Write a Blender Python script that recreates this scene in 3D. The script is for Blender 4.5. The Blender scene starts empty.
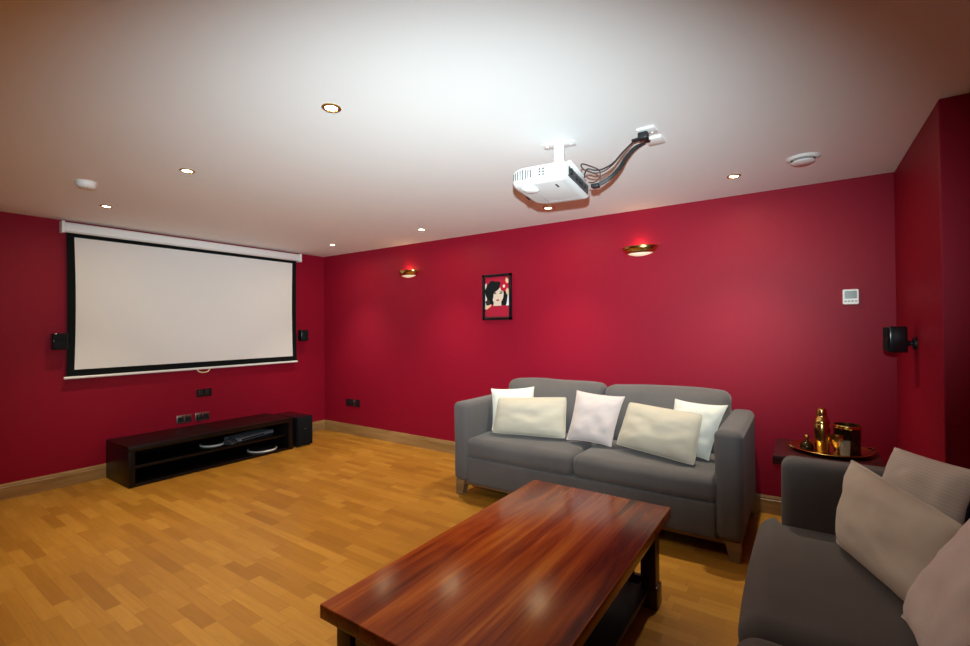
import bpy, bmesh, math, random
from mathutils import Vector, Matrix, noise
random.seed(7)
PI = math.pi
scene = bpy.context.scene
COL = scene.collection
H = 2.4

# ------------------------------------------------------------------ helpers
def link(o, parent=None):
    COL.objects.link(o)
    if parent: o.parent = parent
    return o

def tag(o, label, cat, group=None):
    o['label'] = label; o['category'] = cat
    if group: o['group'] = group
    return o

def thing(name, label, cat, loc=(0, 0, 0), rotz=0.0, group=None):
    o = bpy.data.objects.new(name, None)
    o.empty_display_size = .1
    link(o); o.location = loc; o.rotation_euler = (0, 0, rotz)
    return tag(o, label, cat, group)

def obj(name, bm, mats, parent=None, smooth=True, loc=None, angle=40):
    me = bpy.data.meshes.new(name)
    bm.normal_update()
    bmesh.ops.recalc_face_normals(bm, faces=bm.faces)
    bm.to_mesh(me); bm.free()
    if not isinstance(mats, (list, tuple)): mats = [mats]
    for m in mats: me.materials.append(m)
    if smooth:
        me.polygons.foreach_set('use_smooth', [True]*len(me.polygons))
        me.set_sharp_from_angle(angle=math.radians(angle))
    o = bpy.data.objects.new(name, me)
    link(o, parent)
    if loc: o.location = loc
    return o

def struct(name, bm, m, smooth=False):
    o = obj(name, bm, m, None, smooth); o['kind'] = 'structure'; return o

def B(): return bmesh.new()

def box(bm, lo, hi, bev=0.0, seg=2, mat=0, M=None):
    c = [(a+b)/2 for a, b in zip(lo, hi)]; s = [abs(b-a) for a, b in zip(lo, hi)]
    t = bmesh.new()
    bmesh.ops.create_cube(t, size=1)
    for v in t.verts: v.co = Vector((v.co.x*s[0]+c[0], v.co.y*s[1]+c[1], v.co.z*s[2]+c[2]))
    if bev > 0:
        bmesh.ops.bevel(t, geom=list(t.edges), offset=min(bev, min(s)*.49), segments=seg, profile=.5, affect='EDGES')
    merge(bm, t, mat, M)

def merge(bm, t, mat=0, M=None):
    if M is not None: bmesh.ops.transform(t, matrix=M, verts=list(t.verts))
    vm = {}
    for v in t.verts: vm[v] = bm.verts.new(v.co)
    for f in t.faces:
        try:
            nf = bm.faces.new([vm[v] for v in f.verts]); nf.material_index = mat
        except ValueError: pass
    t.free()

def lathe(bm, prof, c=(0, 0, 0), seg=32, mat=0, M=None, cap=True):
    """prof: list of (r, z) going round; revolve about z"""
    t = bmesh.new(); rings = []
    for r, z in prof:
        if r < 1e-6: rings.append([t.verts.new((0, 0, z))])
        else: rings.append([t.verts.new((r*math.cos(2*PI*i/seg), r*math.sin(2*PI*i/seg), z)) for i in range(seg)])
    for a, b in zip(rings, rings[1:]):
        for i in range(seg):
            j = (i+1) % seg
            if len(a) == 1 and len(b) == 1: continue
            if len(a) == 1: t.faces.new((a[0], b[i], b[j]))
            elif len(b) == 1: t.faces.new((a[i], a[j], b[0]))
            else: t.faces.new((a[i], a[j], b[j], b[i]))
    T = Matrix.Translation(c)
    merge(bm, t, mat, (M @ T) if M is not None else T)

def catmull(pts, n=8):
    P = [Vector(p) for p in pts]; P = [2*P[0]-P[1]] + P + [2*P[-1]-P[-2]]
    out = []
    for i in range(1, len(P)-2):
        for k in range(n):
            t = k/n; a, b, c, d = P[i-1], P[i], P[i+1], P[i+2]
            out.append(.5*((2*b)+(c-a)*t+(2*a-5*b+4*c-d)*t*t+(3*b-a-3*c+d)*t**3))
    out.append(P[-2]); return out

def tube(bm, pts, r, seg=10, mat=0, closed=False, M=None):
    t = bmesh.new(); n = len(pts); rings = []
    pts = [Vector(p) for p in pts]
    up = Vector((0, 0, 1))
    for i, p in enumerate(pts):
        if closed: d = pts[(i+1) % n]-pts[i-1]
        else: d = pts[min(i+1, n-1)]-pts[max(i-1, 0)]
        d.normalize()
        a = d.cross(up)
        if a.length < 1e-4: a = d.cross(Vector((1, 0, 0)))
        a.normalize(); b = d.cross(a); b.normalize(); up = -b if b.z < 0 else b
        rr = r(i/(n-1)) if callable(r) else r
        rings.append([t.verts.new(p+a*(rr*math.cos(2*PI*k/seg))+b*(rr*math.sin(2*PI*k/seg))) for k in range(seg)])
    m = n if closed else n-1
    for i in range(m):
        A, C = rings[i], rings[(i+1) % n]
        for k in range(seg):
            l = (k+1) % seg
            t.faces.new((A[k], A[l], C[l], C[k]))
    if not closed:
        t.faces.new(rings[0]); t.faces.new(rings[-1][::-1])
    merge(bm, t, mat, M)

def prism(bm, poly, y0, y1, axis='y', mat=0, bev=0.0):
    """extrude a 2D polygon along an axis"""
    t = bmesh.new()
    def P(a, b, d):
        return {'y': (a, d, b), 'x': (d, a, b), 'z': (a, b, d)}[axis]
    f0 = [t.verts.new(P(a, b, y0)) for a, b in poly]; f1 = [t.verts.new(P(a, b, y1)) for a, b in poly]
    t.faces.new(f0); t.faces.new(f1[::-1]); n = len(poly)
    for i in range(n): t.faces.new((f0[i], f0[(i+1) % n], f1[(i+1) % n], f1[i]))
    bmesh.ops.recalc_face_normals(t, faces=t.faces)
    if bev > 0: bmesh.ops.bevel(t, geom=list(t.edges), offset=bev, segments=2, profile=.5, affect='EDGES')
    merge(bm, t, mat)

def lin(a, b, n): return [a+(b-a)*i/n for i in range(n+1)]

def softbox(lo, hi, r, n=(14, 14, 6), fn=None):
    """rounded box made of dense grids; fn(co, u, v, w) may move each vertex"""
    bm = bmesh.new()
    c = Vector([(a+b)/2 for a, b in zip(lo, hi)]); h = Vector([(b-a)/2 for a, b in zip(lo, hi)])
    ax = []
    for k in range(3):
        rr = min(r, h[k]*.98)
        arc = [math.tan(PI/4*i/4) for i in range(5)]
        inner = h[k]-rr
        pos = lin(-inner, inner, n[k])
        a = [-(inner+rr*t) for t in arc[:0:-1]]
        ax.append(a+pos+[-x for x in a[::-1]])
    vmap = {}
    def V(i, j, k):
        key = (i, j, k)
        if key in vmap: return vmap[key]
        p = Vector((ax[0][i], ax[1][j], ax[2][k]))
        rr = [min(r, h[q]*.98) for q in range(3)]
        inn = Vector([max(-(h[q]-rr[q]), min(h[q]-rr[q], p[q])) for q in range(3)])
        d = p-inn
        dd = Vector([d[q]/rr[q] for q in range(3)])
        if dd.length > 1e-6:
            dd.normalize(); p = inn+Vector([dd[q]*rr[q] for q in range(3)])
        u, v, w = p.x/h.x, p.y/h.y, p.z/h.z
        co = p+c
        if fn: co = fn(co, u, v, w)
        vmap[key] = bm.verts.new(co); return vmap[key]
    N = [len(a)-1 for a in ax]
    for k in (0, N[2]):
        for i in range(N[0]):
            for j in range(N[1]): bm.faces.new((V(i, j, k), V(i+1, j, k), V(i+1, j+1, k), V(i, j+1, k)))
    for j in (0, N[1]):
        for i in range(N[0]):
            for k in range(N[2]): bm.faces.new((V(i, j, k), V(i+1, j, k), V(i+1, j, k+1), V(i, j, k+1)))
    for i in (0, N[0]):
        for j in range(N[1]):
            for k in range(N[2]): bm.faces.new((V(i, j, k), V(i, j+1, k), V(i, j+1, k+1), V(i, j, k+1)))
    return bm

def nz(x, y, z, s=1.0, seed=0.0): return noise.noise(Vector((x*s+seed, y*s+seed*1.7, z*s-seed)))

# ------------------------------------------------------------------ materials
def mat(name, color=(.8, .8, .8), rough=.5, metal=0.0, spec=.5, emit=None, estr=0.0, trans=0.0, coat=0.0, sheen=0.0, ior=1.45):
    m = bpy.data.materials.new(name); m.use_nodes = True
    b = m.node_tree.nodes['Principled BSDF']
    b.inputs['Base Color'].default_value = (*color, 1)
    b.inputs['Roughness'].default_value = rough; b.inputs['Metallic'].default_value = metal
    b.inputs['Specular IOR Level'].default_value = spec; b.inputs['IOR'].default_value = ior
    b.inputs['Transmission Weight'].default_value = trans
    b.inputs['Coat Weight'].default_value = coat; b.inputs['Sheen Weight'].default_value = sheen
    if emit:
        b.inputs['Emission Color'].default_value = (*emit, 1); b.inputs['Emission Strength'].default_value = estr
    return m

class NT:
    def __init__(s, m): s.t = m.node_tree; s.b = s.t.nodes['Principled BSDF']
    def n(s, typ, **kw):
        x = s.t.nodes.new(typ)
        for k, v in kw.items(): setattr(x, k, v)
        return x
    def l(s, a, b): s.t.links.new(a, b)
    def val(s, x, sock):
        if isinstance(x, (int, float)): sock.default_value = x
        else: s.l(x, sock)
    def math(s, op, a, b=0.0, clamp=False):
        x = s.n('ShaderNodeMath', operation=op, use_clamp=clamp)
        s.val(a, x.inputs[0]); s.val(b, x.inputs[1]); return x.outputs[0]
    def coords(s, kind='Object'): return s.n('ShaderNodeTexCoord').outputs[kind]
    def mapping(s, v, scale=(1, 1, 1), loc=(0, 0, 0)):
        x = s.n('ShaderNodeMapping'); s.l(v, x.inputs['Vector'])
        x.inputs['Scale'].default_value = scale; x.inputs['Location'].default_value = loc; return x.outputs[0]
    def noise(s, v, scale, detail=4, rough=.5, dist=0.0):
        x = s.n('ShaderNodeTexNoise'); s.l(v, x.inputs['Vector'])
        x.inputs['Scale'].default_value = scale; x.inputs['Detail'].default_value = detail
        x.inputs['Roughness'].default_value = rough; x.inputs['Distortion'].default_value = dist
        return x.outputs['Fac']
    def ramp(s, f, stops):
        x = s.n('ShaderNodeValToRGB'); s.l(f, x.inputs[0]); e = x.color_ramp.elements
        while len(e) < len(stops): e.new(.5)
        for el, (p, c) in zip(e, stops): el.position = p; el.color = (*c, 1)
        return x.outputs[0]
    def mix(s, f, a, b, typ='MIX'):
        x = s.n('ShaderNodeMix', data_type='RGBA', blend_type=typ); s.val(f, x.inputs[0])
        for c, sock in ((a, x.inputs[6]), (b, x.inputs[7])):
            if isinstance(c, tuple): sock.default_value = (*c, 1)
            else: s.l(c, sock)
        return x.outputs[2]
    def bump(s, h, strength, dist=.002):
        x = s.n('ShaderNodeBump'); s.l(h, x.inputs['Height'])
        x.inputs['Strength'].default_value = strength; x.inputs['Distance'].default_value = dist
        s.l(x.outputs[0], s.b.inputs['Normal'])
    def color(s, c): s.l(c, s.b.inputs['Base Color'])

def paint(name, col, rough=.55, spec=.35, var=.06, bump=.12):
    m = mat(name, col, rough, spec=spec); t = NT(m); v = t.coords()
    f = t.noise(v, 1.3, 5)
    t.color(t.mix(f, tuple(c*(1-var) for c in col), tuple(min(1, c*(1+var)) for c in col)))
    t.bump(t.noise(v, 160, 2), bump, .001); return m

M_wall = paint('crimson_paint', (.245, .0045, .0195), .50, .17)
M_ceil = paint('ceiling_paint', (.88, .88, .87), .8, .2, .02, .06)

def fabric(name, col, var=.12, bump=.35, weave=700, blot=6, sheen=.15):
    m = mat(name, col, .92, spec=.12, sheen=sheen); t = NT(m); v = t.coords()
    a = t.noise(v, blot, 4); b = t.noise(v, weave, 2)
    f = t.math('MULTIPLY_ADD', b, .45); f = t.math('ADD', t.math('MULTIPLY', a, .55), t.math('MULTIPLY', b, .45))
    t.color(t.ramp(f, [(.25, tuple(c*(1-var) for c in col)), (.75, tuple(min(1, c*(1+var)) for c in col))]))
    t.bump(b, bump, .0012); return m

M_sofa = fabric('charcoal_weave', (.104, .095, .094), .16)
M_white = fabric('white_cotton', (.70, .68, .60), .04)
M_beige = fabric('oatmeal_linen', (.50, .45, .36), .10, .5, 420)
M_beige2 = fabric('taupe_velour', (.62, .57, .48), .10, .5, 500, 9, .3)
M_pink_lift = fabric('pale_pink_cotton_lifted', (.72, .63, .60), .05)  # near cushion: colour lightened to make up for weak lamp light there
M_pink_dim = fabric('pale_pink_cotton_dimmed', (.56, .48, .465), .05)  # same pink cotton, colour darkened where strong light overexposes the far cushion
M_navy = fabric('navy_piping', (.012, .014, .03), .1)
M_pin = fabric('pinstripe_cotton', (.62, .57, .52), .05)
t = NT(M_pin); w = t.n('ShaderNodeTexWave', wave_type='BANDS', bands_direction='Y', wave_profile='SIN')
t.l(t.coords('UV'), w.inputs['Vector']); w.inputs['Scale'].default_value = 10
src = M_pin.node_tree.nodes['Principled BSDF'].inputs['Base Color'].links[0].from_socket
sf = t.math('GREATER_THAN', w.outputs['Fac'], .90)
t.color(t.mix(t.math('MULTIPLY', sf, .28), src, (.30, .27, .26)))

# oak strip floor: 70 mm strips along x, random lengths and tones
M_floor = mat('oak_strip_floor', (.5, .3, .1), .36, spec=.4); t = NT(M_floor)
sep = t.n('ShaderNodeSeparateXYZ'); t.l(t.coords(), sep.inputs[0])
SW, SL = .068, .30
row = t.math('FLOOR', t.math('DIVIDE', sep.outputs[1], SW))
def wn(a, b=None):
    x = t.n('ShaderNodeTexWhiteNoise', noise_dimensions='2D'); c = t.n('ShaderNodeCombineXYZ')
    t.val(a, c.inputs[0])
    if b is not None: t.val(b, c.inputs[1])
    t.l(c.outputs[0], x.inputs['Vector']); return x.outputs['Value']
r1 = wn(row); r2 = wn(row, 7.3)
ln = t.math('ADD', .22, t.math('MULTIPLY', r2, .30))
ux = t.math('ADD', t.math('DIVIDE', sep.outputs[0], ln), t.math('MULTIPLY', r1, 17.0))
cell = t.math('FLOOR', ux)
tone = wn(row, cell); tone2 = wn(t.math('ADD', row, 31.5), cell)
mp = t.n('ShaderNodeCombineXYZ')
t.l(t.math('ADD', t.math('MULTIPLY', sep.outputs[0], 2.2), t.math('MULTIPLY', tone, 40)), mp.inputs[0])
t.l(t.math('MULTIPLY', sep.outputs[1], 38), mp.inputs[1]); t.l(t.math('MULTIPLY', tone2, 20), mp.inputs[2])
grain = t.noise(mp.outputs[0], 1.6, 6, .6, .6)
base = t.ramp(tone, [(0, (.33, .140, .015)), (.22, (.40, .176, .020)), (.65, (.46, .212, .026)), (1, (.55, .272, .039))])
colr = t.mix(t.math('MULTIPLY', grain, .66), base, (.25, .098, .009), 'MIX')
fy = t.math('FRACT', t.math('DIVIDE', sep.outputs[1], SW)); fx = t.math('FRACT', ux)
ey = t.math('LESS_THAN', t.math('MINIMUM', fy, t.math('SUBTRACT', 1, fy)), .012)
ex = t.math('LESS_THAN', t.math('MINIMUM', fx, t.math('SUBTRACT', 1, fx)), .0035)
seam = t.math('MAXIMUM', ey, ex)
t.color(t.mix(t.math('MULTIPLY', seam, .5), colr, (.14, .06, .015)))
t.l(t.math('ADD', .30, t.math('MULTIPLY', grain, .16)), t.b.inputs['Roughness'])
t.bump(t.math('SUBTRACT', t.math('MULTIPLY', grain, .3), seam), .15, .0008)

def wood(name, stops, axis='y', rough=.4, sc=1.0, coat=0.0, spec=.5, boards=None, bump=.1, drift=0.0):
    m = mat(name, stops[0][1], rough, spec=spec, coat=coat); t = NT(m)
    s = t.n('ShaderNodeSeparateXYZ'); t.l(t.coords(), s.inputs[0])
    i = {'x': 0, 'y': 1, 'z': 2}[axis]; o = [k for k in (0, 1, 2) if k != i]
    c = t.n('ShaderNodeCombineXYZ')
    off = 0.0
    if boards:
        rb = t.math('FLOOR', t.math('DIVIDE', s.outputs[0], boards))
        x = t.n('ShaderNodeTexWhiteNoise', noise_dimensions='1D'); t.l(rb, x.inputs['W']); off = x.outputs['Value']
    L = t.math('MULTIPLY', s.outputs[i], 1.1*sc)
    if boards: L = t.math('ADD', L, t.math('MULTIPLY', off, 23))
    t.l(L, c.inputs[0])
    t.l(t.math('MULTIPLY', s.outputs[o[0]], 9*sc), c.inputs[1]); t.l(t.math('MULTIPLY', s.outputs[o[1]], 9*sc), c.inputs[2])
    big = t.noise(c.outputs[0], 1.0, 3, .5, 1.2)
    c2 = t.n('ShaderNodeCombineXYZ')
    t.l(t.math('MULTIPLY', L, 2.0), c2.inputs[0])
    t.l(t.math('MULTIPLY', s.outputs[o[0]], 110*sc), c2.inputs[1]); t.l(t.math('MULTIPLY', s.outputs[o[1]], 110*sc), c2.inputs[2])
    fine = t.noise(c2.outputs[0], 1.0, 4, .6, .4)
    f = t.math('ADD', t.math('MULTIPLY', big, .72), t.math('MULTIPLY', fine, .28))
    if boards: f = t.math('ADD', f, t.math('MULTIPLY', t.math('SUBTRACT', off, .5), .24))
    if drift: f = t.math('ADD', f, t.math('MULTIPLY', s.outputs[0], drift))
    t.color(t.ramp(f, stops)); t.bump(fine, bump, .0006)
    t.l(t.math('ADD', rough-.05, t.math('MULTIPLY', fine, .12)), t.b.inputs['Roughness'])
    return m

M_oak = wood('skirting_oak', [(.3, (.20, .105, .035)), (.5, (.31, .175, .063)), (.7, (.41, .25, .10))], 'x', .42)
M_oaky = wood('skirting_oak_return', [(.3, (.20, .105, .035)), (.5, (.31, .175, .063)), (.7, (.41, .25, .10))], 'y', .42)
M_leg = wood('sofa_leg_oak', [(.3, (.15, .08, .03)), (.5, (.22, .13, .055)), (.7, (.30, .185, .085))], 'x', .5)
M_table = wood('rosewood_top', [(.24, (.045, .007, .002)), (.36, (.13, .020, .004)), (.49, (.23, .043, .006)), (.62, (.34, .092, .011)), (.76, (.44, .16, .022))],
               'y', .205, .8, .0, .24, .20, .05, -.24)
M_tableleg = wood('rosewood_frame', [(.3, (.018, .005, .003)), (.5, (.045, .011, .006)), (.75, (.09, .022, .010))], 'z', .32)
M_shelf = wood('rosewood_shelf', [(.3, (.006, .004, .004)), (.6, (.016, .009, .008))], 'y', .45)
M_wenge = wood('black_brown_veneer', [(.3, (.003, .0018, .0018)), (.6, (.0052, .003, .003)), (.8, (.008, .0045, .004))], 'y', .34, spec=.35)
M_mahog = wood('mahogany_table', [(.3, (.020, .004, .005)), (.6, (.040, .008, .009))], 'x', .28)

M_black = mat('black_plastic', (.008, .009, .011), .45)
M_blackg = mat('black_gloss', (.006, .006, .008), .18)
M_cloth = mat('speaker_grille_cloth', (.010, .011, .013), .95, spec=.1)
t = NT(M_cloth); t.bump(t.noise(t.coords(), 900, 1), .6, .001)
M_matteblk = mat('screen_black_border', (.006, .008, .008), .9, spec=.1)
M_screen = mat('projection_vinyl', (.70, .69, .67), .85, spec=.15)
t = NT(M_screen); t.bump(t.noise(t.coords(), 500, 1), .1, .0005)
M_whitep = mat('white_plastic', (.82, .82, .80), .38)
M_whitem = mat('white_enamel_metal', (.78, .78, .76), .4)
M_projw = mat('projector_white', (.62, .62, .61), .45)
M_grille = mat('dark_vent_slot', (.05, .05, .05), .7)
M_brass = mat('polished_brass', (.62, .40, .12), .20, 1.0)
M_brassb = mat('brushed_brass', (.55, .38, .14), .33, 1.0)
M_bronze = mat('bronze_glass', (.055, .035, .015), .12, .85)
M_steel = mat('brushed_steel', (.36, .31, .27), .34, 1.0)
M_chrome = mat('chrome', (.75, .75, .75), .12, 1.0)
M_lamp = mat('lit_lamp', (1, 1, 1), .5, emit=(1.0, .78, .42), estr=600)
M_glow = mat('frosted_glass_lit', (.9, .85, .75), .5, emit=(1.0, .80, .42), estr=.42)
M_bulb = mat('halogen_bulb_lit', (1, 1, 1), .5, emit=(1.0, .72, .40), estr=12)
M_lcd = mat('lcd_grey', (.17, .20, .19), .25)
M_greybtn = mat('grey_button', (.28, .28, .28), .5)
M_silver = mat('silver_grey_plastic', (.16, .17, .19), .42)
M_darkgrey = mat('dark_grey_plastic', (.045, .05, .06), .45)
M_cable = mat('black_rubber', (.010, .010, .011), .5)
M_cablebr = mat('brown_black_cable', (.035, .016, .012), .5)
M_tum = mat('clear_glass', (.9, .92, .9), .03, trans=.9)

# ------------------------------------------------------------------ room shell
XR, XE, YF, YD = 6.0, 6.42, -5.45, -1.19
T = .12
b = B(); box(b, (-T, YF-T, -.1), (XE+T, T, 0)); struct('floor', b, M_floor)
b = B(); box(b, (-T, YF-T, H), (XE+T, T, H+.1)); struct('ceiling', b, M_ceil)
b = B(); box(b, (-T, YF-T, 0), (0, T, H)); struct('wall_left', b, M_wall)
b = B(); box(b, (0, 0, 0), (XR, T, H)); struct('wall_back', b, M_wall)
b = B(); box(b, (XR, YD, 0), (XE+T, T, H), .006, 2); struct('wall_right', b, M_wall)
b = B(); box(b, (XE, YF-T, 0), (XE+T, YD, H)); struct('wall_alcove', b, M_wall)
b = B(); box(b, (0, YF-T, 0), (XE, YF, H)); struct('wall_front', b, M_wall)
BH, BT = .132, .018
def base(name, along, a0, a1, at, sgn, m):
    prof = [(0, 0), (BT, 0), (BT, BH-.03), (BT-.004, BH-.026), (BT-.004, BH-.016), (.007, BH), (0, BH)]
    b = B()
    if along == 'x': prism(b, [(at+sgn*p, z) for p, z in prof], a0, a1, 'x')
    else: prism(b, [(at+sgn*p, z) for p, z in prof], a0, a1, 'y')
    struct(name, b, m)
# prism axis 'x' takes (y,z); axis 'y' takes (x,z)
base('baseboard_back', 'x', 0, XR, 0, -1, M_oak)
base('baseboard_left', 'y', YF, 0, 0, 1, M_oaky)
base('baseboard_right', 'y', YD, 0, XR, -1, M_oaky)
base('baseboard_return', 'x', XR-BT, XE, YD, -1, M_oak)
base('baseboard_alcove', 'y', YF, YD, XE, -1, M_oaky)
base('baseboard_front', 'x', 0, XE, YF, 1, M_oak)

# ------------------------------------------------------------------ projection screen
sc = thing('projection_screen', 'large pull-down projection screen with black border and white roller case on the far left wall', 'projector screen', (0, -1.595, .96))
def sy(y): return y+1.595
def sz(z): return z-.96
b = B()
prism(b, [(0.0, sz(2.375)), (.075, sz(2.375)), (.09, sz(2.36)), (.09, sz(2.298)), (.075, sz(2.284)), (0.0, sz(2.284))], sy(-2.765), sy(-.425), 'y', bev=.003)
obj('roller_case', b, M_whitem, sc)
for y0, y1 in ((-2.785, -2.762), (-.428, -.405)):
    b = B(); box(b, (0, sy(y0), sz(2.276)), (.096, sy(y1), sz(2.383)), .006); obj('end_cap', b, M_whitep, sc)
def sheet(y0, y1, z0, z1, x, bow, n=20):
    bm = B(); g = {}
    for i in range(n+1):
        for j in range(n+1):
            u, v = i/n, j/n
            yy = y0+(y1-y0)*u; k = math.sin(PI*v)*bow
            yy += k*(1-2*u)
            xx = x+.004*math.sin(PI*v)*math.sin(9*u)
            for s in (0, 1): g[i, j, s] = bm.verts.new((xx-.0012*s, sy(yy), sz(z0+(z1-z0)*v)))
    for i in range(n):
        for j in range(n):
            for s in (0, 1): bm.faces.new((g[i, j, s], g[i+1, j, s], g[i+1, j+1, s], g[i, j+1, s]))
    for i in range(n):
        for j in (0, n):
            bm.faces.new((g[i, j, 0], g[i+1, j, 0], g[i+1, j, 1], g[i, j, 1])); bm.faces.new((g[j, i, 0], g[j, i+1, 0], g[j, i+1, 1], g[j, i, 1]))
    return bm
obj('black_border', sheet(-2.748, -.466, .985, 2.30, .058, .006), M_matteblk, sc)
obj('projection_surface', sheet(-2.692, -.524, 1.048, 2.248, .0605, .010), M_screen, sc)
b = B(); tube(b, [(.058, sy(-2.765), sz(.976)), (.058, sy(-.458), sz(.976))], .0125, 14); bb = obj('bottom_bar', b, M_whitem, sc)
b = B(); tube(b, catmull([(.06, sy(-1.665), sz(.966)), (.062, sy(-1.645), sz(.940)), (.063, sy(-1.60), sz(.930)), (.062, sy(-1.555), sz(.940)), (.06, sy(-1.535), sz(.966))], 6), .0065, 8)
obj('pull_handle', b, mat('cream_plastic', (.72, .62, .36), .4), sc)

# ------------------------------------------------------------------ small wall speakers
def wall_speaker(loc, rotz, label, turn):
    """origin on the wall; local +y points off the wall"""
    r = thing('wall_speaker', label, 'speaker', loc, rotz, 'small satellite speakers on brackets')
    b = B(); lathe(b, [(0, 0), (.034, 0), (.034, .010), (.030, .014), (0, .014)], M=Matrix.Rotation(-PI/2, 4, 'X'), seg=24); obj('wall_plate', b, M_black, r)
    b = B(); tube(b, [(0, .012, 0), (0, .042, 0)], .011, 12); lathe(b, [(0, -.018), (.012, -.014), (.018, 0), (.012, .014), (0, .018)], (0, .036, 0), 16); obj('bracket_arm', b, M_black, r)
    R = Matrix.Translation((0, .044, .022)) @ Matrix.Rotation(turn, 4, 'Z')
    b = B(); box(b, (-.052, 0, -.072), (.052, .080, .072), .008, 3, M=R); obj('cabinet', b, M_blackg, r)
    b = B(); box(b, (-.046, .0795, -.064), (.046, .086, .004), .004, 2, M=R); box(b, (-.046, .0795, .008), (.046, .085, .066), .004, 2, M=R); obj('grille', b, M_cloth, r)
    return r
wall_speaker((0, -2.802, 1.285), -PI/2, 'small black wall speaker peeking out left of the projection screen', 0.0)
wall_speaker((0, -.385, 1.29), -PI/2, 'small black wall speaker peeking out right of the projection screen', 0.0)
wall_speaker((XR, -.615, 1.292), PI/2, 'small black cube speaker on a bracket on the dark right wall', .10)

# ------------------------------------------------------------------ low media unit
TVL, TVR, TVD, TVH = -2.452, -.862, .578, .362
tv = thing('media_unit', 'long low black-brown open TV bench below the projection screen', 'tv bench', (.02, (TVL+TVR)/2, 0))
ty = lambda y: y-(TVL+TVR)/2
D = TVD-.02
b = B(); box(b, (0, ty(TVL), TVH-.045), (D, ty(TVR), TVH), .002); obj('top_panel', b, M_wenge, tv)
for y0 in (TVL, TVR-.05):
    b = B(); box(b, (0, ty(y0), 0), (D, ty(y0+.05), TVH-.045), .002); obj('side_panel', b, M_wenge, tv)
b = B(); box(b, (.02, ty(TVL+.05), 0), (D-.004, ty(TVR-.05), .026), .0015); obj('bottom_panel', b, M_wenge, tv)
b = B(); box(b, (.02, ty(TVL+.05), .150), (D-.06, ty(TVR-.05), .176), .0015); obj('shelf', b, M_wenge, tv)
b = B(); box(b, (.004, ty(TVL+.05), .026), (.02, ty(TVR-.05), TVH-.045)); obj('back_panel', b, M_wenge, tv)
SZ = .1761
d = thing('set_top_box', 'silver grey flat player lying on the TV bench shelf', 'media player', (.30, -1.22, SZ), .0)
Rz = Matrix.Rotation(.24, 4, 'Z')
b = B(); box(b, (-.11, -.24, .004), (.11, .24, .042), .008, 3, M=Rz); obj('case', b, M_silver, d)
b = B(); box(b, (.1085, -.20, .014), (.112, .10, .030), .002, 1, M=Rz); obj('front_slot', b, M_blackg, d)
for sx in (-.08, .08):
    for syy in (-.2, .2):
        b = B(); lathe(b, [(0, 0), (.012, 0), (.012, .006), (0, .006)], (sx, syy, 0), 12, M=Rz); obj('foot', b, M_black, d)
d = thing('game_pad', 'small dark grey angular box left of the grey player on the TV bench shelf', 'game controller', (.45, -1.505, SZ), .5)
b = B(); prism(b, [(-.05, 0), (.05, 0), (.05, .02), (.01, .055), (-.03, .062), (-.05, .04)], -.045, .045, 'y', bev=.005); obj('body', b, M_darkgrey, d)
b = B(); lathe(b, [(0, 0), (.010, 0), (.010, .008), (0, .009)], (.03, 0, .038), 14); obj('knob', b, M_black, d)
def disc_box(name, label, cat, loc, rx, ry, h):
    r = thing(name, label, cat, loc)
    b = B(); lathe(b, [(0, 0), (.96, 0), (1.0, h*.25), (1.0, h*.75), (.96, h), (0, h)], seg=48)
    for v in b.verts: v.co.x *= rx; v.co.y *= ry
    obj('rim', b, M_whitep, r)
    b = B(); lathe(b, [(0, h), (.93, h), (.90, h+.004), (0, h+.006)], seg=48)
    for v in b.verts: v.co.x *= rx; v.co.y *= ry
    obj('lid', b, M_black, r)
disc_box('round_device', 'round white-rimmed device on the upper shelf of the TV bench', 'device', (.31, -1.63, SZ), .12, .115, .018)
disc_box('round_tray', 'white round-edged shallow tray on the bottom board of the TV bench', 'tray', (.40, -1.13, .0261), .155, .155, .016)

# ------------------------------------------------------------------ subwoofer beside the bench
s = thing('subwoofer', 'upright black subwoofer box on the floor at the right end of the TV bench', 'speaker', (.12, -.705, 0))
b = B(); box(b, (0, -.105, .012), (.455, .105, .352), .005); obj('cabinet', b, M_blackg, s)
b = B(); box(b, (.455, -.098, .02), (.472, .098, .345), .004); g = obj('grille', b, M_cloth, s)
b = B(); box(b, (.4715, -.012, .205), (.474, .012, .211), .0008, 1); obj('badge', b, M_steel, g)
for sx in (.04, .42):
    for syy in (-.08, .08):
        b = B(); lathe(b, [(0, 0), (.014, 0), (.016, .012), (0, .012)], (sx, syy, 0), 14); obj('foot', b, M_black, s)

# ------------------------------------------------------------------ sockets
def socket(name, label, loc, rotz, plate_mat, w=.146, h=.086, sw=True, plugs=(), grp=None, inner=M_black):
    """local x along the wall, local +y off the wall"""
    r = thing(name, label, 'socket', loc, rotz, grp)
    b = B(); box(b, (-w/2, 0, -h/2), (w/2, .008, h/2), .003, 2); obj('face_plate', b, plate_mat, r)
    for s_ in (-1, 1):
        b = B(); box(b, (s_*w*.24-.028, .0075, -.030), (s_*w*.24+.028, .0095, .022), .001, 1)
        o = obj('outlet', b, inner, r)
        b = B(); box(b, (s_*w*.1-.006, .0075, .026), (s_*w*.1+.006, .013, .038), .001, 1); obj('rocker_switch', b, inner, r)
    for px in plugs:
        b = B(); box(b, (px-.024, .009, -.03), (px+.024, .042, .018), .006, 2)
        tube(b, catmull([(px, .03, -.026), (px, .036, -.06), (px+.01, .03, -.12), (px+.0, .02, -.17)], 5), .0035, 8)
        obj('plug', b, M_black, r)
    return r
socket('wall_socket', 'steel double wall socket above the TV bench, left one of the pair', (0, -1.772, .442), -PI/2, M_steel, plugs=(), grp='steel sockets above the TV bench')
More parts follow.
